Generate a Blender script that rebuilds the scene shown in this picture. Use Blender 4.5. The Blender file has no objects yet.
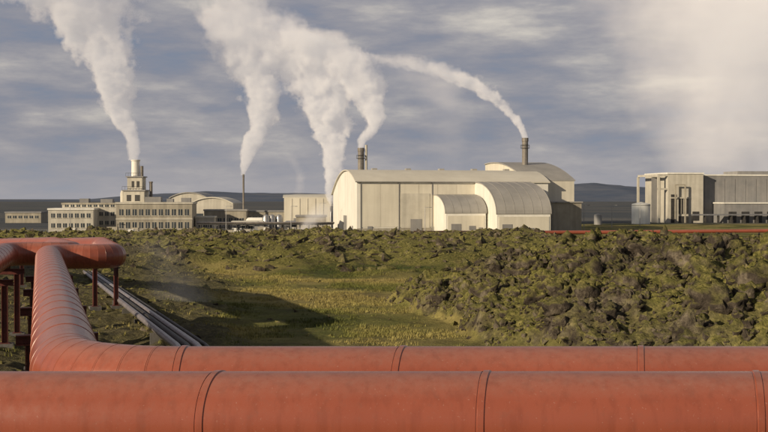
import bpy, math, random
import numpy as np
from mathutils import Vector, Quaternion, noise as mnoise
import bmesh
random.seed(7); rng=np.random.default_rng(7)
S=bpy.context.scene
S.view_settings.view_transform='Standard'; S.view_settings.look='None'; S.view_settings.exposure=0
F=1067.0; CZ=5.0; HV=198.0
def at(u,v,Y): return ((u-384)/F*Y, Y, CZ-(v-HV)/F*Y)
def X(u,Y): return (u-384)/F*Y
def Z(v,Y): return CZ-(v-HV)/F*Y

# ---------------- materials ----------------
def newmat(name):
    m=bpy.data.materials.new(name); m.use_nodes=True
    nt=m.node_tree; return m,nt,nt.nodes['Principled BSDF']
def N(nt,t,**k):
    n=nt.nodes.new(t)
    for a,b in k.items(): setattr(n,a,b)
    return n
def mathn(nt,op,a,b=None,c=None,clamp=False):
    n=N(nt,'ShaderNodeMath',operation=op); n.use_clamp=clamp
    for i,x in enumerate((a,b,c)):
        if x is None: continue
        if isinstance(x,(int,float)): n.inputs[i].default_value=x
        else: nt.links.new(x,n.inputs[i])
    return n.outputs[0]
def noisen(nt,vec,scale,detail=5,rough=.55):
    n=N(nt,'ShaderNodeTexNoise'); n.inputs['Scale'].default_value=scale
    n.inputs['Detail'].default_value=detail; n.inputs['Roughness'].default_value=rough
    nt.links.new(vec,n.inputs['Vector']); return n.outputs['Fac']
def ramp(nt,fac,stops):
    r=N(nt,'ShaderNodeValToRGB'); e=r.color_ramp.elements
    while len(e)<len(stops): e.new(.5)
    for i,(p,c) in enumerate(stops):
        e[i].position=p; e[i].color=(*c,1) if not isinstance(c,(int,float)) else (c,c,c,1)
    nt.links.new(fac,r.inputs[0]); return r.outputs[0]
def mixc(nt,f,a,b,bt='MIX'):
    n=N(nt,'ShaderNodeMix',data_type='RGBA',blend_type=bt)
    for s,x in ((n.inputs[0],f),(n.inputs[6],a),(n.inputs[7],b)):
        if isinstance(x,(int,float)): s.default_value=x
        elif isinstance(x,tuple): s.default_value=(*x,1)
        else: nt.links.new(x,s)
    return n.outputs[2]
def mrange(nt,x,a,b,c=0,d=1):
    mr=N(nt,'ShaderNodeMapRange'); nt.links.new(x,mr.inputs[0])
    for i,v in enumerate((a,b,c,d)): mr.inputs[i+1].default_value=v
    return mr.outputs[0]
def pmat(name,c1,c2,scale=1.0,rough=.7,metal=0,bump=0.0,streak=0.25,spec=.5):
    m,nt,b=newmat(name)
    tc=N(nt,'ShaderNodeTexCoord').outputs['Object']
    f=noisen(nt,tc,scale,6,.6)
    col=ramp(nt,f,[(.35,c1),(.65,c2)])
    if streak:
        mp=N(nt,'ShaderNodeMapping'); mp.inputs['Scale'].default_value=(2.0,2.0,.12); nt.links.new(tc,mp.inputs[0])
        g=noisen(nt,mp.outputs[0],scale*1.2,5,.65)
        g=ramp(nt,g,[(.38,1-streak),(.6,1.0)])
        col=mixc(nt,1.0,col,g,'MULTIPLY')
    nt.links.new(col,b.inputs['Base Color'])
    b.inputs['Roughness'].default_value=rough; b.inputs['Metallic'].default_value=metal
    b.inputs['Specular IOR Level'].default_value=spec
    if bump:
        bn=N(nt,'ShaderNodeBump'); bn.inputs['Strength'].default_value=bump; bn.inputs['Distance'].default_value=.05
        nt.links.new(f,bn.inputs['Height']); nt.links.new(bn.outputs[0],b.inputs['Normal'])
    return m
CREAM=pmat('cream_cladding',(.62,.58,.48),(.69,.65,.54),.15,.7,streak=.14)
WHITE=pmat('white_cladding',(.73,.71,.64),(.80,.78,.71),.2,.6,streak=.12)
ROOFM=pmat('light_roof_sheet',(.55,.52,.44),(.62,.59,.50),.1,.6,streak=.05)
ROOFG=pmat('grey_roof_sheet',(.29,.28,.26),(.36,.345,.315),.12,.55,streak=.1)
TAN=pmat('tan_concrete',(.32,.29,.23),(.40,.365,.29),.3,.85,streak=.25)
TAN2=pmat('pale_concrete',(.48,.45,.38),(.56,.53,.45),.3,.85,streak=.2)
GREY=pmat('grey_cladding',(.21,.21,.21),(.27,.26,.25),.2,.7,streak=.15)
DARK=pmat('dark_steel',(.03,.03,.03),(.06,.055,.05),1,.6)
GLASS=pmat('window_glass',(.03,.04,.05),(.07,.08,.09),.5,.15,streak=0)
STEEL=pmat('galvanised_steel',(.30,.30,.31),(.45,.45,.45),2,.4,metal=.6)
STACK=pmat('stack_steel',(.16,.14,.12),(.26,.23,.19),.5,.6)
CONC=pmat('footing_concrete',(.10,.095,.085),(.16,.15,.14),2,.9,bump=.3)
REDST=pmat('red_steel_paint',(.08,.020,.015),(.14,.034,.024),3,.55)
CONDUIT=pmat('conduit_cladding',(.22,.20,.21),(.32,.29,.30),1.5,.4,metal=.3)
def pipe_mat():
    m,nt,b=newmat('red_pipe_cladding')
    tc=N(nt,'ShaderNodeTexCoord').outputs['Object']
    f=noisen(nt,tc,.45,4,.5); col=ramp(nt,f,[(.3,(.262,.070,.040)),(.7,(.312,.086,.050))])
    f2=noisen(nt,tc,11,6,.7); col=mixc(nt,ramp(nt,f2,[(.55,0.0),(.80,.32)]),col,(.18,.078,.055))
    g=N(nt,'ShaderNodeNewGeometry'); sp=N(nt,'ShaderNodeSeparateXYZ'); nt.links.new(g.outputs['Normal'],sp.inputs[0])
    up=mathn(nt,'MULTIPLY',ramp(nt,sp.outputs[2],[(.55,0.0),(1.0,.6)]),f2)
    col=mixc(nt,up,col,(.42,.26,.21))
    mp=N(nt,'ShaderNodeMapping'); mp.inputs['Scale'].default_value=(7,7,.7); nt.links.new(tc,mp.inputs[0])
    st=noisen(nt,mp.outputs[0],1,6,.6); col=mixc(nt,1.0,col,ramp(nt,st,[(.36,.87),(.52,1.0)]),'MULTIPLY')
    sp2=noisen(nt,tc,38,2,.5); col=mixc(nt,ramp(nt,sp2,[(.68,0.0),(.76,.45)]),col,(.42,.24,.19))
    nt.links.new(col,b.inputs['Base Color'])
    nt.links.new(ramp(nt,f2,[(.3,.25),(.7,.40)]),b.inputs['Roughness'])
    bn=N(nt,'ShaderNodeBump'); bn.inputs['Strength'].default_value=.10; bn.inputs['Distance'].default_value=.03
    nt.links.new(noisen(nt,tc,1.3,2,.4),bn.inputs['Height']); nt.links.new(bn.outputs[0],b.inputs['Normal'])
    return m
PIPEM=pipe_mat()

# ---------------- mesh helpers ----------------
def empty(name,loc=(0,0,0),rz=0):
    e=bpy.data.objects.new(name,None); e.location=loc; e.rotation_euler=(0,0,rz); S.collection.objects.link(e); return e
def mesh(name,V,Fc,mat,parent=None,smooth=False):
    me=bpy.data.meshes.new(name); me.from_pydata([tuple(v) for v in V],[],Fc); me.update()
    if smooth: me.polygons.foreach_set('use_smooth',[True]*len(me.polygons))
    me.materials.append(mat)
    o=bpy.data.objects.new(name,me); S.collection.objects.link(o)
    if parent: o.parent=parent
    return o
BF=[(0,3,2,1),(4,5,6,7),(0,1,5,4),(1,2,6,5),(2,3,7,6),(3,0,4,7)]
def boxes(name,bl,mat,parent=None):
    V=[];Fc=[]
    for (x0,x1,y0,y1,z0,z1) in bl:
        k=len(V)
        V+=[(x0,y0,z0),(x1,y0,z0),(x1,y1,z0),(x0,y1,z0),(x0,y0,z1),(x1,y0,z1),(x1,y1,z1),(x0,y1,z1)]
        Fc+=[tuple(i+k for i in f) for f in BF]
    return mesh(name,V,Fc,mat,parent)
def fixn(o):
    bm=bmesh.new(); bm.from_mesh(o.data); bmesh.ops.recalc_face_normals(bm,faces=bm.faces); bm.to_mesh(o.data); bm.free(); return o
def prism(name,prof,x0,x1,mat,parent=None):
    n=len(prof); V=[(x0,y,z) for y,z in prof]+[(x1,y,z) for y,z in prof]
    Fc=[tuple(range(n-1,-1,-1)),tuple(range(n,2*n))]+[(i,(i+1)%n,n+(i+1)%n,n+i) for i in range(n)]
    return fixn(mesh(name,V,Fc,mat,parent))
def lathe(name,prof,mat,parent=None,loc=(0,0,0),n=24,axis='z'):
    V=[];Fc=[]
    for r,z in prof:
        for i in range(n):
            a=2*math.pi*i/n
            p=(r*math.cos(a),r*math.sin(a),z)
            if axis=='x': p=(z,r*math.cos(a),r*math.sin(a))
            V.append((p[0]+loc[0],p[1]+loc[1],p[2]+loc[2]))
    for j in range(len(prof)-1):
        for i in range(n):
            Fc.append((j*n+i,j*n+(i+1)%n,(j+1)*n+(i+1)%n,(j+1)*n+i))
    Fc.append(tuple(range(n-1,-1,-1))); Fc.append(tuple((len(prof)-1)*n+i for i in range(n)))
    o=mesh(name,V,Fc,mat,parent,smooth=True)
    m=o.modifiers.new('es','EDGE_SPLIT'); m.split_angle=math.radians(35)
    return o

# ---------------- noise ----------------
T=rng.random((8,256,256))
def vn(x,y,s=0):
    xi=np.floor(x).astype(int); yi=np.floor(y).astype(int); fx=x-xi; fy=y-yi
    fx=fx*fx*(3-2*fx); fy=fy*fy*(3-2*fy); t=T[s%8]
    a=t[xi&255,yi&255]; b=t[(xi+1)&255,yi&255]; c=t[xi&255,(yi+1)&255]; d=t[(xi+1)&255,(yi+1)&255]
    return (a*(1-fx)+b*fx)*(1-fy)+(c*(1-fx)+d*fx)*fy
def fbm(x,y,o=4,s=0):
    r=0;a=.5;t=0
    for i in range(o):
        r=r+a*vn(x*2**i+17*i,y*2**i+31*i,s+i); t+=a; a*=.5
    return r/t
def billow(x,y,o=4,s=0):
    r=0;a=.5;t=0
    for i in range(o):
        r=r+a*(1-np.abs(2*vn(x*2**i+17*i,y*2**i+31*i,s+i)-1)); t+=a; a*=.52
    return r/t
def ss(a,b,x):
    t=np.clip((x-a)/(b-a),0,1); return t*t*(3-2*t)
def mound(x,y):
    wob=(fbm(x*.12,y*.12,3,2)-.5)
    cx,cy=17.5,58
    dx=(x-cx)/np.where(x<cx,15.5+9*wob,40); dy=(y-cy)/np.where(y<cy,27,20)
    d=(np.abs(dx)**2.0+np.abs(dy)**2.0)**(1/2.0)
    return np.clip(1-d,0,1)
def masks(x,y):
    m=mound(x,y); mm=ss(.0,.06,m)
    w=(fbm(x*.06,y*.06,3,4)-.5)
    band=ss(92,118,y+70*w)*(1-ss(262,285,y))
    band=np.maximum(band,.45*ss(70,85,x)*ss(200,230,y)*(1-ss(430,450,y)))
    band=band*(1-.85*ss(20,34,x-.12*(y-150))*ss(120,150,y))
    uu=x/np.maximum(y,5)
    left=(1-ss(-.20,-.145,uu+.16*w))*ss(14,25,y)*(1-ss(110,130,y))
    near=1-ss(34,44,y+14*w)
    rock=np.maximum.reduce([mm,band,left*.9])
    return m,mm,band,left,near,rock
def H(x,y):
    m,mm,band,left,near,rock=masks(x,y)
    z=-6*np.clip(y,0,320)/320
    z=z+mm*(3.35*np.clip(m*1.5,0,1)**.85*(.78+.44*fbm(x*.11,y*.11,3,5)))
    z=z+mm*(1.6*(billow(x*.24,y*.24,3,1)-.5)+.9*(billow(x*.9,y*.9,3,3)-.5))
    z=z+band*(3.8*np.clip(billow(x*.035,y*.05,2,6)*.6+fbm(x*.09,y*.12,3,0)*.75-.52,0,1)*(1-.65*ss(60,90,x))+1.0*(billow(x*.25,y*.25,3,2)-.45))
    z=z+left*(.7*(billow(x*.2,y*.2,3,5)-.4)+.25*(billow(x*1.2,y*1.2,2,3)-.5))
    z=z+(1-rock)*(.30*(fbm(x*.12,y*.12,3,1)-.5)+.14*(fbm(x*.9,y*.9,2,3)-.5))*(1-ss(280,300,y))
    return z
# ---------------- terrain ----------------
ys=np.concatenate([np.arange(-60,24,3.0),np.arange(24,100,.17),np.arange(100,300,.7),np.arange(300,600,4.0),np.geomspace(600,9000,60)])
tc=np.concatenate([np.linspace(-3,-.45,50)[:-1],np.linspace(-.45,.45,520),np.linspace(.45,3,50)[1:]])
YY,TT=np.meshgrid(ys,tc,indexing='ij'); XX=TT*(np.maximum(YY,0)+16)
ZZ=H(XX,YY); m_,mm_,band_,left_,near_,rock_=masks(XX,YY)
nr,nc=XX.shape
me=bpy.data.meshes.new('ground')
co=np.stack([XX,YY,ZZ],-1).reshape(-1,3)
idx=np.arange(nr*nc).reshape(nr,nc)
q=np.stack([idx[:-1,:-1],idx[:-1,1:],idx[1:,1:],idx[1:,:-1]],-1).reshape(-1,4)
def npmesh(me,co,faces):
    k=faces.shape[1]
    me.vertices.add(len(co)); me.vertices.foreach_set('co',co.astype(np.float32).ravel())
    me.loops.add(faces.size); me.loops.foreach_set('vertex_index',faces.astype(np.int32).ravel())
    me.polygons.add(len(faces)); me.polygons.foreach_set('loop_start',np.arange(0,faces.size,k,dtype=np.int32))
    me.update(calc_edges=True)
npmesh(me,co,q)
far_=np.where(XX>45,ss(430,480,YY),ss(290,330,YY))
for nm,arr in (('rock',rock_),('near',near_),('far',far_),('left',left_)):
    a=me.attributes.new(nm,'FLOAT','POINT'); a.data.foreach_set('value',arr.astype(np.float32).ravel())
me.polygons.foreach_set('use_smooth',np.ones(len(me.polygons),bool))
ground=bpy.data.objects.new('ground',me); S.collection.objects.link(ground)

def rock_color(nt):
    pos=N(nt,'ShaderNodeNewGeometry'); P=pos.outputs['Position']
    sp=N(nt,'ShaderNodeSeparateXYZ'); nt.links.new(pos.outputs['Normal'],sp.inputs[0])
    a=noisen(nt,P,1.4,7,.7); b=noisen(nt,P,.16,4,.6); c=noisen(nt,P,5.0,5,.7)
    base=ramp(nt,a,[(.32,(.022,.018,.015)),(.5,(.080,.065,.050)),(.68,(.26,.22,.16))])
    moss=ramp(nt,c,[(.3,(.055,.057,.017)),(.5,(.165,.155,.046)),(.70,(.37,.32,.11))])
    up=mathn(nt,'ADD',mathn(nt,'MULTIPLY',sp.outputs[2],.62),mathn(nt,'MULTIPLY',b,1.5))
    up=mathn(nt,'ADD',up,mathn(nt,'MULTIPLY',a,.6))
    col=mixc(nt,mrange(nt,up,1.20,1.60),base,moss)
    h=mathn(nt,'ADD',a,mathn(nt,'MULTIPLY',c,.5))
    return P,col,h,a,b,c
def rock_mat():
    m,nt,bs=newmat('lava_rock_moss')
    P,col,h,*_=rock_color(nt)
    nt.links.new(col,bs.inputs['Base Color']); bs.inputs['Roughness'].default_value=.95; bs.inputs['Specular IOR Level'].default_value=.15
    bn=N(nt,'ShaderNodeBump'); bn.inputs['Strength'].default_value=1; bn.inputs['Distance'].default_value=.3
    nt.links.new(h,bn.inputs['Height']); nt.links.new(bn.outputs[0],bs.inputs['Normal'])
    return m
ROCK=rock_mat()
GS=[(.36,(.080,.098,.030)),(.44,(.165,.165,.048)),(.52,(.31,.265,.095)),(.62,(.27,.22,.088)),(.72,(.15,.14,.048))]
def ground_mat():
    m,nt,bs=newmat('meadow_and_lava_ground')
    P,rc,h,a,b,c=rock_color(nt)
    A=lambda n:N(nt,'ShaderNodeAttribute',attribute_name=n).outputs['Fac']
    n1=noisen(nt,P,.055,5,.6); n2=noisen(nt,P,.5,6,.7); n3=noisen(nt,P,4,5,.75)
    g=ramp(nt,n1,GS)
    g=mixc(nt,ramp(nt,n2,[(.47,0.0),(.70,.7)]),g,(.090,.070,.038))
    g=mixc(nt,1.0,g,ramp(nt,n3,[(.3,.55),(.65,1.15)]),'MULTIPLY')
    g=mixc(nt,mathn(nt,'MULTIPLY',A('near'),.7),g,(.07,.052,.030))
    k=mathn(nt,'ADD',A('rock'),mathn(nt,'MULTIPLY',mathn(nt,'SUBTRACT',n2,.5),1.0))
    col=mixc(nt,mrange(nt,k,.35,.6),g,rc)
    col=mixc(nt,mathn(nt,'MULTIPLY',A('left'),.6),col,ramp(nt,n3,[(.3,(.035,.03,.028)),(.7,(.10,.085,.075))]))
    col=mixc(nt,A('far'),col,ramp(nt,noisen(nt,P,.01,5,.6),[(.4,(.075,.085,.095)),(.6,(.12,.12,.115))]))  # far ground blends to blue-grey, distance haze put into the colour
    nt.links.new(col,bs.inputs['Base Color']); bs.inputs['Roughness'].default_value=.95; bs.inputs['Specular IOR Level'].default_value=.1
    bn=N(nt,'ShaderNodeBump'); bn.inputs['Strength'].default_value=.8; bn.inputs['Distance'].default_value=.2
    nt.links.new(mathn(nt,'ADD',h,n3),bn.inputs['Height']); nt.links.new(bn.outputs[0],bs.inputs['Normal'])
    return m
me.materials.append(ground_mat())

# ---------------- lava rocks (one mesh each) ----------------
def rockproto(sub,seed,jag):
    bm=bmesh.new(); bmesh.ops.create_icosphere(bm,subdivisions=sub,radius=1)
    o=Vector((seed*13.7,seed*5.1,seed*2.3))
    for v in bm.verts:
        p=v.co.copy(); d=mnoise.noise(p*1.2+o)*.6+abs(mnoise.noise(p*2.7+o))*.6+mnoise.noise(p*5+o)*.35*jag+mnoise.noise(p*9+o)*.2*jag
        v.co=p*max(.3,(0.8+d))
    V=np.array([v.co[:] for v in bm.verts]); Fc=np.array([[v.index for v in f.verts] for f in bm.faces]); bm.free(); return V,Fc
def scatter(name,pts,sizes,sub,mat,nvar=14,flat=.75,sink=.25,jag=1,smooth=False):
    protos=[rockproto(sub,i+1,jag) for i in range(nvar)]
    VV=[];FF=[];k=0
    zz=H(pts[:,0],pts[:,1])
    for i in range(len(pts)):
        V,Fc=protos[i%nvar]; a=rng.random()*6.283; t=(rng.random()-.5)*1.6; ca,sa=math.cos(a),math.sin(a); ct,st=math.cos(t),math.sin(t)
        s=sizes[i]*np.array([.7+.7*rng.random(),.7+.7*rng.random(),flat*(.6+.8*rng.random())])
        W=V*s; W=W@np.array([[1,0,0],[0,ct,-st],[0,st,ct]]); W=W@np.array([[ca,-sa,0],[sa,ca,0],[0,0,1]])
        W=W+np.array([pts[i,0],pts[i,1],zz[i]-sizes[i]*sink])
        VV.append(W); FF.append(Fc+k); k+=len(V)
    me=bpy.data.meshes.new(name); npmesh(me,np.concatenate(VV),np.concatenate(FF)); me.materials.append(mat)
    me.polygons.foreach_set('use_smooth',np.full(len(me.polygons),smooth))
    o=bpy.data.objects.new(name,me); S.collection.objects.link(o); return o
def sample(n,x0,x1,y0,y1,fn):
    x=rng.uniform(x0,x1,n); y=rng.uniform(y0,y1,n); k=rng.random(n)<fn(x,y); return np.stack([x[k],y[k]],-1)
mf=lambda x,y:masks(x,y)[1]*np.where(np.abs(x/y)<.45,1,.2)
p=sample(5200,0,60,33,80,mf)
scatter('lava_mound_rocks',p,.14+.48*rng.random(len(p))**3.5,3,ROCK,flat=1.1,jag=1.2,smooth=True)
p=sample(48000,0,60,33,80,mf)
scatter('lava_mound_rubble',p,.05+.15*rng.random(len(p))**2,1,ROCK,flat=.9,sink=0)
def bandfn(x,y):
    r=masks(x,y); return r[2]*(np.abs(x/y)<.5)*np.where(x<70,1,.6)
p=sample(50000,-130,130,92,290,bandfn)
scatter('lava_field_rocks',p,(.22+.9*rng.random(len(p))**3.5)*(.7+.3*p[:,1]/200),1,ROCK,flat=.8)
p=sample(9000,-55,0,24,120,lambda x,y:masks(x,y)[3]*(np.abs(x/y)<.5)*.8)
scatter('gravel_rocks',p,.06+.34*rng.random(len(p))**3.5,1,ROCK,flat=.7)
p=sample(900,-20,14,36,110,lambda x,y:(1-masks(x,y)[5])*.5)
scatter('meadow_stones',p,.05+.2*rng.random(len(p))**2,1,ROCK,flat=.6)
# ---------------- grass tufts ----------------
def grassmat():
    m,nt,bs=newmat('dry_grass'); P=N(nt,'ShaderNodeNewGeometry').outputs['Position']
    n1=noisen(nt,P,.055,5,.6)
    g=ramp(nt,n1,[(a,tuple(min(1,c*1.15) for c in b)) for a,b in GS])
    n2=noisen(nt,P,3,4,.7); g=mixc(nt,1.0,g,ramp(nt,n2,[(.3,.55),(.7,1.2)]),'MULTIPLY')
    nt.links.new(g,bs.inputs['Base Color']); bs.inputs['Roughness'].default_value=.9; bs.inputs['Specular IOR Level'].default_value=.1
    return m
def tufts(name,p,mat,h0,h1,nb=7):
    zz=H(p[:,0],p[:,1]); V=[];Fc=[];k=0
    n=len(p)
    hs=rng.uniform(h0,h1,n)
    for b in range(nb):
        a=rng.random(n)*6.283; l=rng.uniform(.1,.9,n)*hs; w=.014+.010*rng.random(n); off=rng.uniform(-.14,.14,(n,2))
        bx=p[:,0]+off[:,0]; by=p[:,1]+off[:,1]
        A=np.stack([bx-w*np.sin(a),by+w*np.cos(a),zz-.03],-1); B=np.stack([bx+w*np.sin(a),by-w*np.cos(a),zz-.03],-1)
        C=np.stack([bx+l*np.cos(a),by+l*np.sin(a),zz+hs*rng.uniform(.6,1,n)],-1)
        V.append(np.stack([A,B,C],1).reshape(-1,3)); Fc.append(np.arange(3*n).reshape(n,3)+k); k+=3*n
    me=bpy.data.meshes.new(name); npmesh(me,np.concatenate(V),np.concatenate(Fc)); me.materials.append(mat)
    o=bpy.data.objects.new(name,me); S.collection.objects.link(o)
GM=grassmat()
p=sample(80000,-26,24,36,125,lambda x,y:(1-masks(x,y)[5])*ss(.40,.60,fbm(x*.35,y*.35,3,2))*(np.abs(x/y)<.45))
tufts('meadow_grass',p,GM,.06,.22)

# ---------------- hills ----------------
hp=[(-900,192),(-300,195),(0,200),(110,199),(150,194.5),(205,191.5),(260,193),(330,194),(400,195),(560,185),(590,183.5),(625,187),(660,188.5),(800,189),(1100,185),(1700,192)]
hx=np.array([X(u,4200) for u,_ in hp]); hz=np.array([Z(v,4200) for _,v in hp])
gx=np.linspace(-5200,5400,900); gy=np.linspace(3300,5600,50)
GX,GY=np.meshgrid(gx,gy,indexing='ij')
prof=np.sin(np.clip((GY-3300)/900,0,1)*math.pi/2)*(1-ss(4300,5600,GY))
hh=(np.interp(GX,hx,hz)+6)*prof*(.82+.40*fbm(GX*.006,GY*.004,4,3))-7
idx=np.arange(GX.size).reshape(GX.shape); q=np.stack([idx[:-1,:-1],idx[1:,:-1],idx[1:,1:],idx[:-1,1:]],-1).reshape(-1,4)
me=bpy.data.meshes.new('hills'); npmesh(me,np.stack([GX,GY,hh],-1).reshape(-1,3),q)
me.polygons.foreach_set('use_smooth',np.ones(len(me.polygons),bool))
me.materials.append(pmat('distant_hill',(.075,.10,.15),(.13,.145,.18),.006,.95,streak=0,spec=.1))  # bluish tones carry the aerial haze, painted into the hill colour
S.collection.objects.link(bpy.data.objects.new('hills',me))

# ---------------- pipes ----------------
def arc(p0,pc,p1,R,n):
    a=(Vector(p0)-Vector(pc)).normalized(); b=(Vector(p1)-Vector(pc)).normalized()
    th=a.angle(b); t=R/math.tan(th/2); c=Vector(pc)+(a+b).normalized()*(R/math.sin(th/2))
    s=Vector(pc)+a*t-c; e=Vector(pc)+b*t-c; tot=s.angle(e); ax=s.cross(e).normalized()
    return [c+Quaternion(ax,tot*i/n)@s for i in range(n+1)]
def route(pts,Rs,n):
    out=[Vector(pts[0])]
    for i in range(1,len(pts)-1): out+=arc(pts[i-1],pts[i],pts[i+1],Rs[i-1],n)
    out.append(Vector(pts[-1])); return out
def subdivide(path,seg):
    out=[path[0]]
    for a,b in zip(path,path[1:]):
        d=(b-a).length; s=seg(a,b); k=max(1,round(d/s))
        for i in range(1,k+1): out.append(a.lerp(b,i/k))
    return out
def cladpipe(name,path,r,mat,parent,nang=64,bead=.012,shear=None):
    V=[];Fc=[];n=len(path)
    tg=[(path[i+1]-path[i]).normalized() for i in range(n-1)]
    def pn(i):
        if i==0: return tg[0].copy()
        if i==n-1: return tg[-1].copy()
        m=(tg[i-1]+tg[i]).normalized()
        if shear and tg[i-1].dot(tg[i])>.9999 and abs(tg[i].x)>.99: m=(m+shear*(1 if tg[i].x>0 else -1)).normalized()
        return m
    for i in range(n-1):
        t=tg[i]; side=t.cross(Vector((0,0,1))).normalized(); up=side.cross(t)
        L=(path[i+1]-path[i]).length; w=min(1,L/2)**.7
        rings=[(0,0,r),(1,.095*w,r),(1,.085*w,r+bead*w),(1,.022*w,r+bead*w),(1,.014*w,r-.005),(1,0,r-.005)]
        base=len(V)
        for end,s,rho in rings:
            P=path[i+end]; nn=pn(i+end)
            for k in range(nang):
                a=2*math.pi*k/nang; c=P+side*(rho*math.cos(a))+up*(rho*math.sin(a))
                c=c-t*((c-P).dot(nn)/t.dot(nn))
                V.append(c+t*(s if end==0 else -s))
        for j in range(len(rings)-1):
            for k in range(nang):
                Fc.append((base+j*nang+k,base+j*nang+(k+1)%nang,base+(j+1)*nang+(k+1)%nang,base+(j+1)*nang+k))
    o=fixn(mesh(name,V,Fc,mat,parent,smooth=True))
    m=o.modifiers.new('es','EDGE_SPLIT'); m.split_angle=math.radians(30)
    return o
PZ=2.63
def support(parent,i,x,y,ang,top,r=.5,gap=.55):
    gz=float(H(np.array([x]),np.array([y]))[0])
    e=bpy.data.objects.new(f'support_{i}',None); S.collection.objects.link(e); e.parent=parent; e.location=(x,y,0); e.rotation_euler=(0,0,ang)
    bt=top-r
    bl=[]
    for sx in (-gap,gap):
        bl+=[(sx-.11,sx-.09,-.11,.11,gz+.2,bt-.27),(sx+.09,sx+.11,-.11,.11,gz+.2,bt-.27),(sx-.088,sx+.088,-.012,.012,gz+.2,bt-.27)]
        bl+=[(sx-.18,sx+.18,-.18,.18,gz+.17,gz+.198)]
    bl+=[(-gap-.3,gap+.3,-.11,.11,bt-.268,bt-.24),(-gap-.3,gap+.3,-.012,.012,bt-.238,bt-.082),(-gap-.3,gap+.3,-.11,.11,bt-.08,bt-.05)]
    bl+=[(-.3,-.26,-.15,.15,bt-.048,bt+.10),(.26,.3,-.15,.15,bt-.048,bt+.10),(-.255,.255,-.15,.15,bt-.048,bt-.01)]
    boxes('steel_frame',bl,REDST,e)
    boxes('footing',[(sx-.3,sx+.3,-.3,.3,gz-.6,gz+.168) for sx in (-gap,gap)],CONC,e)
pa=empty('steam_pipeline')
A=route([(18.18,13.4,PZ),(-3.95,13.4,PZ),(-13.6,43.2,PZ),(-10.9,43.2,PZ),(-16.4,62,PZ-.4),(-60,120,-.6),(-118,170,-2)],[1.9,.9,.9,4,4],8)
lead=[Vector((18.18-3.0*i,13.4,PZ)) for i in range(8)]
lead=[v for v in lead if v.x>A[1].x+.3]
cladpipe('cladding',lead+subdivide(A[1:],lambda a,b: 3.0 if a.y<13.5 and b.y<13.5 else (1.25 if a.y<60 else 4)),.5,PIPEM,pa,shear=Vector((0,-.22,0)))
i=0
for x in (-1.4,4.6,10.6): i+=1; support(pa,i,x,13.4,math.pi/2,PZ)
dA=Vector((-9.65,29.8,0)).normalized(); angA=math.atan2(dA.y,dA.x)-math.pi/2
for k in range(5):
    P=Vector((-3.95,13.4,0))+dA*(4+6.0*k); i+=1; support(pa,i,P.x,P.y,angA,PZ)
for P in ((-14.9,57),(-24,72.3)):
    i+=1; support(pa,i,P[0],P[1],.4,PZ-.3-max(0,(P[1]-60)*.05))
pb=empty('steam_pipeline')
B=route([(18.45,11.45,PZ),(-7.0,11.45,PZ),(-16.1,45.4,PZ),(-13.2,45.4,PZ),(-19.2,62,PZ-.4),(-64,120,-.6),(-122,170,-2)],[1.2,.9,.9,4,4],6)
lead=[Vector((18.45-2.9*k,11.45,PZ)) for k in range(8)]
cladpipe('cladding',lead+subdivide(B[1:],lambda a,b: 2.9 if a.y<12 and b.y<12 else (1.25 if a.y<60 else 4)),.5,PIPEM,pb,shear=Vector((0,-.22,0)))
i=0
for x in (-4.2,1.6,7.4): i+=1; support(pb,i,x,11.45,math.pi/2,PZ)
dB=(Vector((-16.1,45.4,0))-Vector((-7,11.45,0))).normalized(); angB=math.atan2(dB.y,dB.x)-math.pi/2
for k in range(6):
    P=Vector((-7,11.45,0))+dB*(3.5+6.0*k); i+=1; support(pb,i,P.x,P.y,angB,PZ)
def tube(path,r,name,mat,parent,n=14):
    V=[];Fc=[]
    for i,p in enumerate(path):
        t=(path[min(i+1,len(path)-1)]-path[max(i-1,0)]).normalized(); s=t.cross(Vector((0,0,1))).normalized(); u=s.cross(t)
        for k in range(n):
            a=2*math.pi*k/n; V.append(p+s*r*math.cos(a)+u*r*math.sin(a))
    for i in range(len(path)-1):
        for k in range(n): Fc.append((i*n+k,i*n+(k+1)%n,(i+1)*n+(k+1)%n,(i+1)*n+k))
    Fc.append(tuple(range(n))); Fc.append(tuple((len(path)-1)*n+k for k in range(n)))
    return mesh(name,V,Fc,mat,parent,smooth=True)
ce=empty('small_pipe_bundle')
pA=Vector((-3.0,22,.55)); pB=Vector(at(188,346,36)); pC=Vector(at(86,270,95)); pD=Vector((-60,150,-2.2))
dd=(pC-pB).normalized(); sd=dd.cross(Vector((0,0,1))).normalized()
for j,(o,r,mt) in enumerate(((-.40,.13,CONDUIT),(-.08,.12,DARK),(.26,.13,CONDUIT),(.58,.07,DARK))):
    tube([pA+sd*o,pB+sd*o,pB.lerp(pC,.5)+sd*o,pC+sd*o,pD+sd*o],r,f'pipe_{j+1}',mt,ce)
V=[];Fc=[]
for k in range(14):
    P=pB+(pC-pB)*((k-2)/10); 
    gz=float(H(np.array([P.x]),np.array([P.y]))[0])
    kk=len(V); cs=[P+sd*a+dd*b for a,b in ((-.6,-.08),(.75,-.08),(.75,.08),(-.6,.08))]
    for zz in (gz-.4,P.z-.15): V+=[(c.x,c.y,zz) for c in cs]
    Fc+=[tuple(ii+kk for ii in f) for f in BF]
mesh('sleepers',V,Fc,CONC,ce)
de=empty('distant_red_pipeline')
dp=[Vector((8,287,-4.3)),Vector((60,290,-4.3)),Vector((110,294,-4.0)),Vector((190,300,-3.8)),Vector((260,310,-3.8))]
tube(dp,.5,'pipe',PIPEM,de); 
boxes('posts',[(x,x+.4,y+.6,y+1,-7,-4.2) for x,y in [(8+8*k,287+k*.7) for k in range(28)]],DARK,de)

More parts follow.
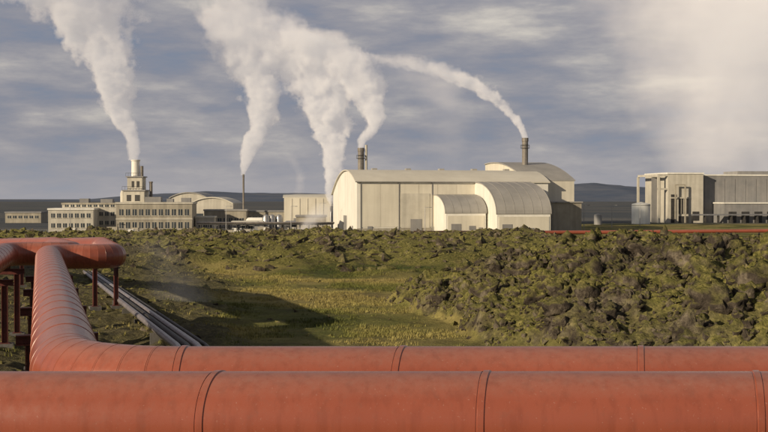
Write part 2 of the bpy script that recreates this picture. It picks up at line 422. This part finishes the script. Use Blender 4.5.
# ---------------- main power hall ----------------
mh=empty('power_plant_hall',(-8.1,320,-6),math.radians(13))
def curve(y0,z0,y1,z1,yp,zp,n=14):
    out=[]
    A_=np.array([[y*y,y,1] for y in (y0,yp,y1)]); k=np.linalg.solve(A_,np.array([z0,zp,z1]))
    for i in range(n+1):
        y=y0+(y1-y0)*i/n; out.append((y,float(k[0]*y*y+k[1]*y+k[2])))
    return out
top=curve(0,15.9,40,12.5,17,19.6)
prism('walls',[(0,-1),*top,(40,-1)],0,61,WHITE,mh)
rt=curve(-.5,16.05,40.6,12.3,17,19.95)
prism('roof',rt+[(y,z-.35) for y,z in rt[::-1]],-.6,61.5,ROOFM,mh)
boxes('front_panels',[(1.2+6*k,7.12+6*k,-.12,-.01,2.2,15.2) for k in range(9)],CREAM,mh)
boxes('plinth',[(0,23.5,-.2,-.01,-1,1.9),(53.6,61,-.2,-.01,-1,1.9)],TAN,mh)
boxes('tall_louvre',[(13.5,22.5,-.3,-.125,1.9,12.4)],TAN2,mh)
boxes('doors',[(16.5,20.0,-.4,-.305,-.1,4.6),(3.2,4.6,-.3,-.205,-.1,2.5),(56,58.5,-.3,-.205,-.1,3.4)],GREY,mh)
boxes('gable_doors',[(-.12,-.01,16,21,0,5.5),(-.12,-.01,6,7.4,0,2.5),(-.12,-.01,30,31.4,0,2.5)],GREY,mh)
boxes('gutter',[(-.6,55,-.85,-.52,15.75,16.0)],GREY,mh)
boxes('downpipes',[(x,x+.18,-.32,-.125,0,15.7) for x in (1.0,12.8,23.2)],GREY,mh)
boxes('roof_vents',[(8+11*k,9.6+11*k,15,17,19.6,20.4) for k in range(5)],ROOFG,mh)
def annex(nm,x0,x1,p_,h0,h1):
    pr=[]
    for i in range(15):
        a=i/14*math.pi/2; pr.append((-p_*math.sin(a)**1.0 if i else -.13,h1+(h0-h1)*math.cos(a)**1.0 if i<14 else h1))
    prism(nm+'_walls',[(-.13,-1)]+pr+[(-p_,-1)],x0,x1,WHITE,mh)
    off=[(y-.15,z+.22) for y,z in pr]
    prism(nm+'_roof',[(y,z+.02) for y,z in pr]+off[::-1],x0-.35,x1+.35,ROOFG,mh)
    k=int((x1-x0)/2.4); V=[];Fc=[]
    for j in range(k+1):
        xx=x0-.3+(x1-x0+.5)*j/k
        for a,b in zip(off,off[1:]):
            q0=len(V); V+=[(xx,a[0],a[1]),(xx+.08,a[0],a[1]),(xx+.08,b[0],b[1]),(xx,b[0],b[1]),(xx,a[0]-.05,a[1]+.06),(xx+.08,a[0]-.05,a[1]+.06),(xx+.08,b[0]-.05,b[1]+.06),(xx,b[0]-.05,b[1]+.06)]
            Fc+=[tuple(ii+q0 for ii in f) for f in BF]
    mesh(nm+'_roof_seams',V,Fc,ROOFG,mh)
    boxes(nm+'_front',[(x0+.5,x1-.5,-p_-.14,-p_-.01,.4,h1-.6)],CREAM,mh)
    boxes(nm+'_openings',[(x0+1.5,x0+4.5,-p_-.25,-p_-.145,0,3.4),(x0+7,x0+9,-p_-.25,-p_-.145,1.6,2.8),(x0+10,x0+11.2,-p_-.25,-p_-.145,0,2.3)],GREY,mh)
annex('low_annex',24.0,36.2,13,11.9,6.4)
annex('high_annex',37.0,53.4,21,15.7,6.2)
bt=curve(3,16.3,44,22.6,26,22.3)
prism('rear_block_walls',[(3,-1),*bt,(44,-1)],55,71,CREAM,mh)
prism('rear_block_roof',[(y,z+.4) for y,z in bt]+[(y,z+.05) for y,z in bt[::-1]],54.6,71.4,ROOFG,mh)
boxes('side_lean_to',[(61.3,70.9,-3,2.9,-1,9.5)],TAN,mh)
boxes('side_lean_to_roof',[(61.2,71.2,-3.4,2.95,9.52,9.9)],ROOFG,mh)
def stack(name,u,Y,vt,r,base=-6,mat=STACK,rings=True,twin=False):
    x=X(u,Y); zt=Z(vt,Y); e=empty(name,(x,Y,0))
    lathe('shaft',[(r*1.15,base),(r*1.1,base+6),(r,base+6.2),(r,zt-1.2),(r*1.12,zt-1.1),(r*1.12,zt),(r*.8,zt),(r*.8,zt-.6)],mat,e)
    if rings:
        for j,zz in enumerate((zt-3.5,)):
            lathe(f'platform_{j+1}',[(r+.02,zz),(r+.5,zz),(r+.5,zz+.12),(r+.02,zz+.12)],DARK,e)
            lathe(f'handrail_{j+1}',[(r+.44,zz+1.1),(r+.5,zz+1.1),(r+.5,zz+1.16),(r+.44,zz+1.16)],DARK,e)
            boxes(f'rail_posts_{j+1}',[((r+.47)*math.cos(a)-.03,(r+.47)*math.cos(a)+.03,(r+.47)*math.sin(a)-.03,(r+.47)*math.sin(a)+.03,zz+.13,zz+1.09) for a in [k*math.pi/6 for k in range(12)]],DARK,e)
        boxes('ladder',[(-.3,-.24,-r-.35,-r-.28,base+1,zt),(.24,.3,-r-.35,-r-.28,base+1,zt)]+[(-.239,.239,-r-.33,-r-.29,base+1+.5*k,base+1.06+.5*k) for k in range(int((zt-base-1)/.5))],STEEL,e)
    if twin: lathe('flue',[(.4,base),(.4,zt+1.0),(.3,zt+1.0)],TAN2,e,loc=(r+.7,0,0),n=12)
    return e
stack('chimney_stack',361,348,148,1.0,twin=True)
stack('chimney_stack',525,356,138,1.0)

# ---------------- other buildings ----------------
def windows(x0,x1,zs,n,w,h,y=-.06):
    out=[]
    for z in zs:
        for k in range(n):
            c=x0+(x1-x0)*(k+.5)/n; out.append((c-w/2,c+w/2,y,-.005,z,z+h))
    return out
def flatbuilding(name,u0,u1,Y,vtop,depth,rz,wall,nwin,zs,wh=1.5,par=GREY,rf=True,base=-6):
    x0=X(u0,Y); W=X(u1,Y)-x0; h=Z(vtop,Y)-base
    e=empty(name,(x0,Y,base),math.radians(rz))
    boxes('walls',[(0,W,0,depth,-1,h)],wall,e)
    if rf: boxes('parapet',[(-.25,W+.25,-.25,depth+.25,h+.003,h+.55)],par,e)
    if nwin:
        w=W/nwin*.58
        boxes('windows',windows(.6,W-.6,zs,nwin,w,wh),GLASS,e)
        boxes('sills',windows(.6,W-.6,[z-.2 for z in zs],nwin,w+.3,.15,y=-.14),TAN2,e)
        boxes('side_windows',[(-.06,-.005,2+3*k,3.6+3*k,z,z+wh) for z in zs for k in range(int(depth/3)-1)],GLASS,e)
        boxes('mullions',[(b[0]+(b[1]-b[0])/2-.06,b[0]+(b[1]-b[0])/2+.06,-.1,-.062,b[4],b[5]) for b in windows(.6,W-.6,zs,nwin,w,wh)],TAN2,e)
    return e,W,h
e,W,h=flatbuilding('turbine_office_building',116,191,330,204,20,6,TAN,11,[1.6,5.6],1.9,par=TAN2)
boxes('string_course',[(-.1,W+.1,-.16,-.005,4.3,4.7)],TAN2,e)
boxes('doors',[(W*.46,W*.46+2,-.2,-.1,0,1.3)],DARK,e)
boxes('roof_plant',[(8,13,6,11,h+.56,h+2.2),(15,17,4,8,h+.56,h+1.6),(19,22,10,13,h+.56,h+1.9)],GREY,e)
x0=X(123.5,340); e=empty('condenser_tower',(x0,340,-6))
boxes('lower_block',[(0,6.6,0,7,-1,13.2)],TAN2,e); boxes('mid_block',[(1.0,5.8,.8,6,13.2+.003,17.6)],TAN2,e)
boxes('ledges',[(-.4,7.0,-.4,7.4,13.21,13.6),(.6,6.2,.4,6.4,17.61,17.95),(-.3,-.003,-.3,7.3,9,9.3),(-.3,6.9,-.3,-.003,9,9.3)],GREY,e)
boxes('openings',[(1,2.4,-.06,-.004,10,12),(3.6,5.2,-.06,-.004,10,12),(2.4,3.2,.74,.796,14.4,16.4),(4.0,4.9,.74,.796,14.4,16.4)],DARK,e)
lathe('stack_1',[(1.35,17.96),(1.3,22.8),(1.5,22.9),(1.5,23.3),(1.1,23.3)],WHITE,e,loc=(3.1,3.4,0))
lathe('stack_2',[(.5,17.96),(.5,21.3),(.35,21.3)],STACK,e,loc=(5.1,3.4,0))
boxes('rails',[(.6,6.2,.4,.46,18.9,19.0)]+[(.6+.8*k,.66+.8*k,.4,.46,17.96,18.89) for k in range(8)]+[(-.4,7,-.4,-.34,14.6,14.7)]+[(-.4+.92*k,-.34+.92*k,-.4,-.34,13.61,14.59) for k in range(9)],DARK,e)
lathe('side_stack',[(.55,-1),(.5,15.8),(.62,15.9),(.62,16.3)],STACK,e,loc=(8.1,3,0))
lathe('side_duct',[(.8,-1),(.8,12.5),(.5,13.4)],TAN2,e,loc=(-1.2,4,0))
e,W,h=flatbuilding('service_building',48,92,345,210,16,8,TAN2,7,[1.4,4.6],1.4,par=WHITE)
e,W,h=flatbuilding('service_building',62,116,358,204.5,14,6,TAN2,9,[2,5,8],1.3,par=TAN)
boxes('roof_plant',[(5,8,4,8,h+.56,h+2),(12,16,4,8,h+.56,h+1.8)],GREY,e)
def archhall(name,u0,u1,Y,veave,vtop,depth,rz,wall,roof,base=-6,doors=True):
    x0=X(u0,Y); W=X(u1,Y)-x0; he=Z(veave,Y)-base; ht=Z(vtop,Y)-base
    e=empty(name,(x0,Y,base),math.radians(rz))
    c=curve(0,he,depth,he,depth/2,ht,10)
    prism('walls',[(0,-1),*c,(depth,-1)],0,W,wall,e)
    prism('roof',[(y,z+.35) for y,z in c]+[(y,z+.03) for y,z in c[::-1]],-.4,W+.4,roof,e)
    if doors:
        boxes('doors',[(W*.2,W*.2+3.5,-.15,-.01,0,4),(W*.65,W*.65+1.4,-.15,-.01,0,2.4)],GREY,e)
        boxes('corner_trim',[(W*k/6-.1,W*k/6+.1,-.12,-.01,-1,he-.2) for k in range(1,6) ],TAN2,e)
    return e
def vaulthall(name,u0,u1,Y,veave,vtop,depth,wall,roof,base=-6):
    x0=X(u0,Y); W=X(u1,Y)-x0; he=Z(veave,Y)-base; ht=Z(vtop,Y)-base
    e=empty(name,(x0,Y,base),0)
    c=curve(0,he,W,he,W/2,ht,12)
    def ext(nm,pr,y0,y1,mat):
        V=[(x,y0,z) for x,z in pr]+[(x,y1,z) for x,z in pr]; n=len(pr)
        Fc=[tuple(range(n)),tuple(range(2*n-1,n-1,-1))]+[(i,n+i,n+(i+1)%n,(i+1)%n) for i in range(n)]
        fixn(mesh(nm,V,Fc,mat,e))
    ext('walls',[(0,-1)]+c+[(W,-1)],0,depth,wall)
    ext('roof',[(x,z+.4) for x,z in c]+[(x,z+.03) for x,z in c[::-1]],-.5,depth+.4,roof)
    boxes('doors',[(W*.4,W*.6,-.15,-.01,0,4.5)],GREY,e)
    boxes('windows',[(W*.15,W*.3,-.12,-.01,4,5.4),(W*.7,W*.85,-.12,-.01,4,5.4)],GLASS,e)
    return e
vaulthall('arched_storage_hall',169,208,425,198.5,193,26,TAN2,ROOFG)
vaulthall('arched_storage_hall',190,233,385,204,198,26,TAN2,ROOFM)
archhall('arched_storage_hall',284,331,372,198,195,22,4,CREAM,ROOFM)
flatbuilding('workshop_shed',204,246,360,211,10,4,TAN,7,[3],1.2,par=ROOFG)
flatbuilding('workshop_shed',244,284,372,212,10,2,TAN,6,[3.4],1.2,par=GREY)
flatbuilding('workshop_shed',232,262,325,223,8,5,WHITE,4,[1.5],1.0,par=ROOFM)
flatbuilding('workshop_shed',296,326,335,217,8,3,TAN,5,[2.4],1.0,par=GREY)
flatbuilding('control_kiosk',196,214,340,218,7,4,TAN2,3,[1.6],1.0,par=ROOFM)
flatbuilding('workshop_shed',5,40,470,213,12,4,TAN,6,[2],1.2,par=GREY)
yd=empty('separator_yard')
for k,(u,Y) in enumerate(((266,330),(272,331),(279,332))):
    lathe(f'vessel_{k+1}',[(.2,-6),(1.1,-5.4),(1.2,-1.2),(.8,-.4),(.1,-.1)],STEEL,yd,loc=(X(u,Y),Y,0))
for k,(u,Y,z) in enumerate(((216,326,-3.7),(246,340,-2.2),(284,338,-3.2))):
    lathe(f'drum_{k+1}',[(.2,0),(.9,.5),(1.0,1),(1.0,7),(.9,7.5),(.2,8)],WHITE if k%2 else STEEL,yd,loc=(X(u,Y),Y,z),axis='x')
    boxes(f'drum_legs_{k+1}',[(X(u,Y)+q,X(u,Y)+q+.4,Y-.6,Y+.6,-6.2,z-.85) for q in (1.5,6)],DARK,yd)
bl=[]
for u in range(200,332,9):
    x=X(u,322); bl+=[(x,x+.25,322,322.25,-6.2,-3.1),(x,x+.25,325,325.25,-6.2,-3.1)]
boxes('pipe_rack_posts',bl,DARK,yd)
boxes('pipe_rack_beams',[(X(198,322),X(333,322),322.05,322.2,-3.09,-2.85),(X(198,322),X(333,322),325.05,325.2,-3.09,-2.85)],DARK,yd)
for k,(y,z,m) in enumerate(((322.6,-2.6,STACK),(323.4,-2.6,PIPEM),(324.3,-2.5,STEEL))):
    tube([Vector((X(196,322),y,z)),Vector((X(250,322),y,z)),Vector((X(334,322),y,z))],.24,f'rack_pipe_{k+1}',m,yd)
random.seed(3)
bl=[[],[],[]]
for k in range(70):
    u=random.uniform(60,345) if k<50 else random.uniform(345,560); Y=random.uniform(304,318)
    if u>345: Y=random.uniform(291,296)
    w=random.uniform(.5,3.2)*(.6 if u>345 else 1); hh_=random.uniform(.7,2.6)*(.7 if u>345 else 1); x=X(u,Y)
    bl[k%3].append((x,x+w,Y,Y+random.uniform(1,2.5),-6.2,-6+hh_))
yc=empty('yard_equipment'); boxes('containers_white',bl[0],WHITE,yc); boxes('cabinets_grey',bl[1],GREY,yc); boxes('crates_tan',bl[2],TAN,yc)
stack('vent_mast',243.5,366,174,.32,rings=False,mat=STACK)
stack('vent_mast',331,366,206,.4,rings=False,mat=STEEL)
def lamp(u,Y,vt):
    x=X(u,Y); zt=Z(vt,Y); e=empty('street_lamp',(x,Y,-6)); h=zt+6
    lathe('pole',[(.12,-.3),(.09,h*.5),(.06,h)],STEEL,e,n=8); boxes('arm',[(0.061,1.2,-.04,.04,h-.12,h-.02)],STEEL,e); boxes('head',[(1.21,1.9,-.14,.14,h-.18,h)],GREY,e)
for u,Y,v in ((226,318,206),(291,316,206),(320,340,203),(612,400,205),(584,360,205),(70,320,207),(425,300,207),(640,410,203),(552,330,202)): lamp(u,Y,v)
fe=empty('perimeter_fence'); bl=[(x,x+.08,300.5,300.58,-6.3,-3.9) for x in np.arange(-110,-5,3.0)]
boxes('posts',bl,STEEL,fe); boxes('rails',[(-110,-5,300.6,300.64,z,z+.05) for z in (-5.6,-5.0,-4.5,-4.0)],STEEL,fe)

# ---------------- right plant ----------------
Y=470; bx=X(658,Y); e=empty('pump_station_building',(bx,Y,-6),math.radians(8))
h=Z(174,Y)+6
boxes('front_block',[(4.5,21,0,26,-1,h)],TAN2,e)
boxes('frame',[(0,.9,0,1,-1,h-1),(0,4.49,0,1,h-1,h),(0,.9,24,25,-1,h-1),(0,.9,1,24,h-1,h),(0,4.49,.1,.9,h-7,h-6.2)],TAN2,e)
boxes('frame_infill',[(.3,4.49,8,8.3,-1,h-1.2)],GREY,e)
boxes('openings',[(6,8.5,-.2,-.01,0,h-9),(9.5,14,-.2,-.01,4,h-11),(9.5,14,-.2,-.01,-.5,3),(16,19,-.2,-.01,1,5)],DARK,e)
boxes('opening_frames',[(9.4+1.15*k,9.6+1.15*k,-.3,-.21,4,h-11) for k in range(5)]+[(5.6,14.6,-.6,-.21,h-10.8,h-10.2)],TAN2,e)
boxes('duct_pipes',[(7,7.5,-2.2,-1.7,-1,h-5),(7,12,-2.2,-1.7,h-4.98,h-4.5),(11.5,12,-2.2,-1.7,-1,h-5)],TAN,e)
boxes('cornice',[(4.2,21.3,-.3,26.3,h+.003,h+.7)],WHITE,e)
boxes('rear_block',[(21.003,75,5,30,-1,h-.6)],GREY,e); boxes('rear_roof_edge',[(21.31,75.3,4.6,30.4,h-.597,h)],WHITE,e)
boxes('side_panels',[(24+5*k,28.4+5*k,4.85,4.99,5.5,h-2) for k in range(10)],GREY,e)
boxes('roof_house',[(41,70,8,22,h+.003,h+1.6)],GREY,e)
boxes('low_annex',[(28,70,-6,4.4,-1,8.5)],GREY,e); boxes('low_annex_roof',[(27.6,70.4,-6.4,4.45,8.503,9.1)],WHITE,e)
boxes('low_annex_doors',[(30+6*k,33.6+6*k,-6.15,-6.01,0,5) for k in range(6)],DARK,e)
boxes('base_pipes',[(12,60,-8.2,-7.6,3.4,4.0),(12,60,-9.2,-8.6,3.4,4.0)],STEEL,e)
boxes('base_pipe_posts',[(12+6*k,12.3+6*k,-9.3,-7.5,-1,3.38) for k in range(9)],DARK,e)
e=empty('storage_tank',(X(641,455),455,-6))
lathe('shell',[(3.9,-1),(3.9,8.2),(3.7,8.5),(0.3,9.3)],WHITE,e,n=40); lathe('rim',[(3.95,7.9),(4.05,7.9),(4.05,8.1),(3.95,8.1)],GREY,e,n=40)
e=empty('storage_tank',(X(598,440),440,-6)); lathe('shell',[(1.6,-1),(1.6,3.8),(1.4,4.2),(.2,4.6)],GREY,e)

# ---------------- steam plumes (real volumes) ----------------
def plume(name,Y,pts,dens,k_noise=1.5,fs=6.5,emis=.24,soft=.38,col=(1,.95,.89),step=.3,depth=1.0,warp=.5,seed=0,detail=5,aniso=-.48,off=1.0):
    """pts: (u,v,width_px,density multiplier), bottom to top; fs = size in metres of the billows"""
    P=[(X(u,Y),Z(v,Y),w/2/F*Y,d) for u,v,w,d in pts]
    z0,z1=P[0][1],P[-1][1]; xs=[p[0] for p in P]; xmin,xmax=min(xs)-1,max(xs)+1; rmax=max(p[2] for p in P)
    V=[];Fc=[];n=16; K=1.65
    zl=np.linspace(z0,z1,26); cx=np.interp(zl,[p[1] for p in P],xs); rr=np.interp(zl,[p[1] for p in P],[p[2] for p in P])
    for z,c,r in zip(zl,cx,rr):
        for i in range(n):
            a=2*math.pi*i/n; V.append((c+(r*K+.5)*math.cos(a),Y+(r*K*depth+.5)*math.sin(a),z))
    for j in range(25):
        for i in range(n): Fc.append((j*n+i,j*n+(i+1)%n,(j+1)*n+(i+1)%n,(j+1)*n+i))
    Fc.append(tuple(range(n-1,-1,-1))); Fc.append(tuple(25*n+i for i in range(n)))
    m=bpy.data.materials.new(name+'_vapour'); m.use_nodes=True; nt=m.node_tree; nt.nodes.clear()
    out=N(nt,'ShaderNodeOutputMaterial'); tc=N(nt,'ShaderNodeTexCoord').outputs['Object']
    sp0=N(nt,'ShaderNodeSeparateXYZ'); nt.links.new(tc,sp0.inputs[0])
    def fcurve(zin,vals,lo,hi):
        c=N(nt,'ShaderNodeFloatCurve'); cu=c.mapping.curves[0]
        t=[(p[1]-z0)/(z1-z0) for p in P]; y=[(v-lo)/(hi-lo) for v in vals]
        cu.points[0].location=(t[0],y[0]); cu.points[1].location=(t[-1],y[-1])
        for a,b in list(zip(t,y))[1:-1]: cu.points.new(a,b)
        c.mapping.use_clip=False
        c.mapping.update(); nt.links.new(zin,c.inputs['Value'])
        return mathn(nt,'MULTIPLY_ADD',c.outputs[0],hi-lo,lo)
    zn=mathn(nt,'DIVIDE',mathn(nt,'SUBTRACT',sp0.outputs[2],z0),z1-z0,clamp=True)
    r=fcurve(zn,[p[2] for p in P],0,rmax*1.05)
    mp=N(nt,'ShaderNodeMapping'); mp.inputs['Location'].default_value=(seed*31.7,seed*11.3,seed*7.1); nt.links.new(tc,mp.inputs[0])
    nw=N(nt,'ShaderNodeTexNoise'); nw.inputs['Scale'].default_value=.28/fs; nw.inputs['Detail'].default_value=1; nt.links.new(mp.outputs[0],nw.inputs['Vector'])
    sw=N(nt,'ShaderNodeSeparateXYZ'); nt.links.new(nw.outputs['Color'],sw.inputs[0])
    wx=mathn(nt,'MULTIPLY',mathn(nt,'SUBTRACT',sw.outputs[0],.5),mathn(nt,'MULTIPLY',r,warp*2)); wy=mathn(nt,'MULTIPLY',mathn(nt,'SUBTRACT',sw.outputs[1],.5),mathn(nt,'MULTIPLY',r,warp*2))
    cxn=fcurve(zn,xs,xmin,xmax)
    dx=mathn(nt,'ADD',mathn(nt,'SUBTRACT',sp0.outputs[0],cxn),wx)
    dy=mathn(nt,'DIVIDE',mathn(nt,'ADD',mathn(nt,'SUBTRACT',sp0.outputs[1],Y),wy),depth)
    d=mathn(nt,'SQRT',mathn(nt,'ADD',mathn(nt,'MULTIPLY',dx,dx),mathn(nt,'MULTIPLY',dy,dy)))
    d=mathn(nt,'DIVIDE',d,r)
    nz=noisen(nt,mp.outputs[0],1/fs,detail,.58)
    f=mathn(nt,'ADD',mathn(nt,'SUBTRACT',off,d),mathn(nt,'MULTIPLY',mathn(nt,'SUBTRACT',nz,.5),k_noise*2))
    f=mathn(nt,'DIVIDE',f,soft,clamp=True)
    dm=fcurve(zn,[p[3] for p in P],0,1.05)
    f=mathn(nt,'MULTIPLY',f,mathn(nt,'MAXIMUM',dm,0))
    den=mathn(nt,'MULTIPLY',f,dens)
    vs=N(nt,'ShaderNodeVolumeScatter'); vs.inputs['Color'].default_value=(*col,1); vs.inputs['Anisotropy'].default_value=aniso
    nt.links.new(den,vs.inputs['Density'])
    em=N(nt,'ShaderNodeEmission'); em.inputs['Color'].default_value=(1,.88,.80,1); nt.links.new(mathn(nt,'MULTIPLY',den,emis),em.inputs['Strength'])  # added glow, stands in for light scattered repeatedly inside the steam
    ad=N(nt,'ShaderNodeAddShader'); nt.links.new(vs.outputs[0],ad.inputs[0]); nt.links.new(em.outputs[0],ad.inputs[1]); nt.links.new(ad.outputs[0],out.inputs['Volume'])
    m.cycles.volume_step_rate=step
    return fixn(mesh(name,V,Fc,m))
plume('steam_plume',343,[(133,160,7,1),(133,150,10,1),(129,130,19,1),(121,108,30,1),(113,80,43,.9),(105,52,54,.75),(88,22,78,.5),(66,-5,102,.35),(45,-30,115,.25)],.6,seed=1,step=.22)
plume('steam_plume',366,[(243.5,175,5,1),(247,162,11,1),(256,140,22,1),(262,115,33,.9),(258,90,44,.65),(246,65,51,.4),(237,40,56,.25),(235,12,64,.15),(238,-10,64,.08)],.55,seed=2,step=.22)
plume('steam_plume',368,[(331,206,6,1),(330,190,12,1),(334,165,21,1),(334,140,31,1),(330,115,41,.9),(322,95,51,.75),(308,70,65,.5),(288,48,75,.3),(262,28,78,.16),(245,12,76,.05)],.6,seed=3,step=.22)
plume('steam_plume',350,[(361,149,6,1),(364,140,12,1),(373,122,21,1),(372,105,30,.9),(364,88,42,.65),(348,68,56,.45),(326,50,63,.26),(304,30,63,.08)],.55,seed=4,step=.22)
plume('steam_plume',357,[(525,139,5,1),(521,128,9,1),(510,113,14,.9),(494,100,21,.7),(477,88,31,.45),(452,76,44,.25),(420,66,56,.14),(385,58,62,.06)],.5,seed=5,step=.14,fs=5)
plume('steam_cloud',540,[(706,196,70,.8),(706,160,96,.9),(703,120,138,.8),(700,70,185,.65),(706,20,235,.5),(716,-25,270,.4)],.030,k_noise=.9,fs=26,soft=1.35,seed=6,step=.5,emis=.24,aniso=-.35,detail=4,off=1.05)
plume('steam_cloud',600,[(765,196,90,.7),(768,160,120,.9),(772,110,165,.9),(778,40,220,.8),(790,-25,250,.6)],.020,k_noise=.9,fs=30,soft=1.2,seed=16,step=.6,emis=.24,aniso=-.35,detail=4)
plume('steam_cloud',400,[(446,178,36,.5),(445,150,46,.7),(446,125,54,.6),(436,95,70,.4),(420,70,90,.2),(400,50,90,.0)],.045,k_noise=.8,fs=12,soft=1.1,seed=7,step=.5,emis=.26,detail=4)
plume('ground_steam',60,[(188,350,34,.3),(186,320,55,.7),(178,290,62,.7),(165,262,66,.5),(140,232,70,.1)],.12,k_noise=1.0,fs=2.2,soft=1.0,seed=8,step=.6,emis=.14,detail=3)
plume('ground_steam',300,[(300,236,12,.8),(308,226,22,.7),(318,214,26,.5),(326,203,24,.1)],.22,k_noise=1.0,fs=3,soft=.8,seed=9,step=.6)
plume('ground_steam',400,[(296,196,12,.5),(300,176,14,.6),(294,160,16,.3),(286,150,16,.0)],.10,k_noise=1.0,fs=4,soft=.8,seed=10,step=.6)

# ---------------- light ----------------
el=math.radians(19); sx,sy=-.76,-.65
hn=math.hypot(sx,sy)
sund=Vector((sx*math.cos(el)/hn,sy*math.cos(el)/hn,math.sin(el)))
L=bpy.data.lights.new('sun','SUN'); L.energy=5.0; L.angle=math.radians(.6); L.color=(1,.83,.60)
lo=bpy.data.objects.new('sun',L); lo.rotation_euler=(-sund).to_track_quat('-Z','Y').to_euler(); S.collection.objects.link(lo)
w=bpy.data.worlds.new('World'); S.world=w; w.use_nodes=True; nt=w.node_tree; bg=nt.nodes['Background']
sk=N(nt,'ShaderNodeTexSky',sky_type='NISHITA'); sk.sun_disc=False; sk.sun_elevation=el; sk.sun_rotation=math.atan2(sund.x,sund.y)
tcw=N(nt,'ShaderNodeTexCoord').outputs['Generated']
def wn(scale,sc,detail,rough,loc=(0,0,0)):
    mp=N(nt,'ShaderNodeMapping'); mp.inputs['Scale'].default_value=sc; mp.inputs['Location'].default_value=loc; nt.links.new(tcw,mp.inputs[0]); return noisen(nt,mp.outputs[0],scale,detail,rough)
a=wn(1,(9,9,40),6,.54,(.4,0,1.1)); b=wn(1,(26,26,100),6,.62,(4,1,3)); c=wn(1,(3,3,13),3,.5,(2,7,.3))
mx=mathn(nt,'ADD',mathn(nt,'MULTIPLY',a,.52),mathn(nt,'ADD',mathn(nt,'MULTIPLY',b,.18),mathn(nt,'MULTIPLY',c,.30)))
cl=ramp(nt,mx,[(.38,(.205,.24,.32)),(.45,(.25,.26,.315)),(.51,(.305,.30,.335)),(.56,(.37,.355,.37)),(.61,(.48,.45,.43)),(.69,(.66,.61,.54))])
sz=N(nt,'ShaderNodeSeparateXYZ'); nt.links.new(tcw,sz.inputs[0])
cl=mixc(nt,mrange(nt,sz.outputs[2],0.0,.06,.55,0),cl,(.42,.405,.42))
skc=mixc(nt,1.0,sk.outputs[0],(.09,.09,.09),'MULTIPLY')
col=mixc(nt,.96,skc,cl)
# unseen upper sky dimmed on purpose, cuts ambient light for contrast
col=mixc(nt,1.0,col,ramp(nt,sz.outputs[2],[(.2,1.0),(.5,.62)]),'MULTIPLY')
nt.links.new(col,bg.inputs[0]); bg.inputs[1].default_value=1.0

# ---------------- camera ----------------
cam=bpy.data.cameras.new('camera'); cam.lens=50; cam.sensor_width=36; cam.clip_end=20000; cam.clip_start=.1
co=bpy.data.objects.new('camera',cam); co.location=(0,0,CZ); co.rotation_euler=(math.radians(90)-math.atan(18/F),0,0)
S.collection.objects.link(co); S.camera=co
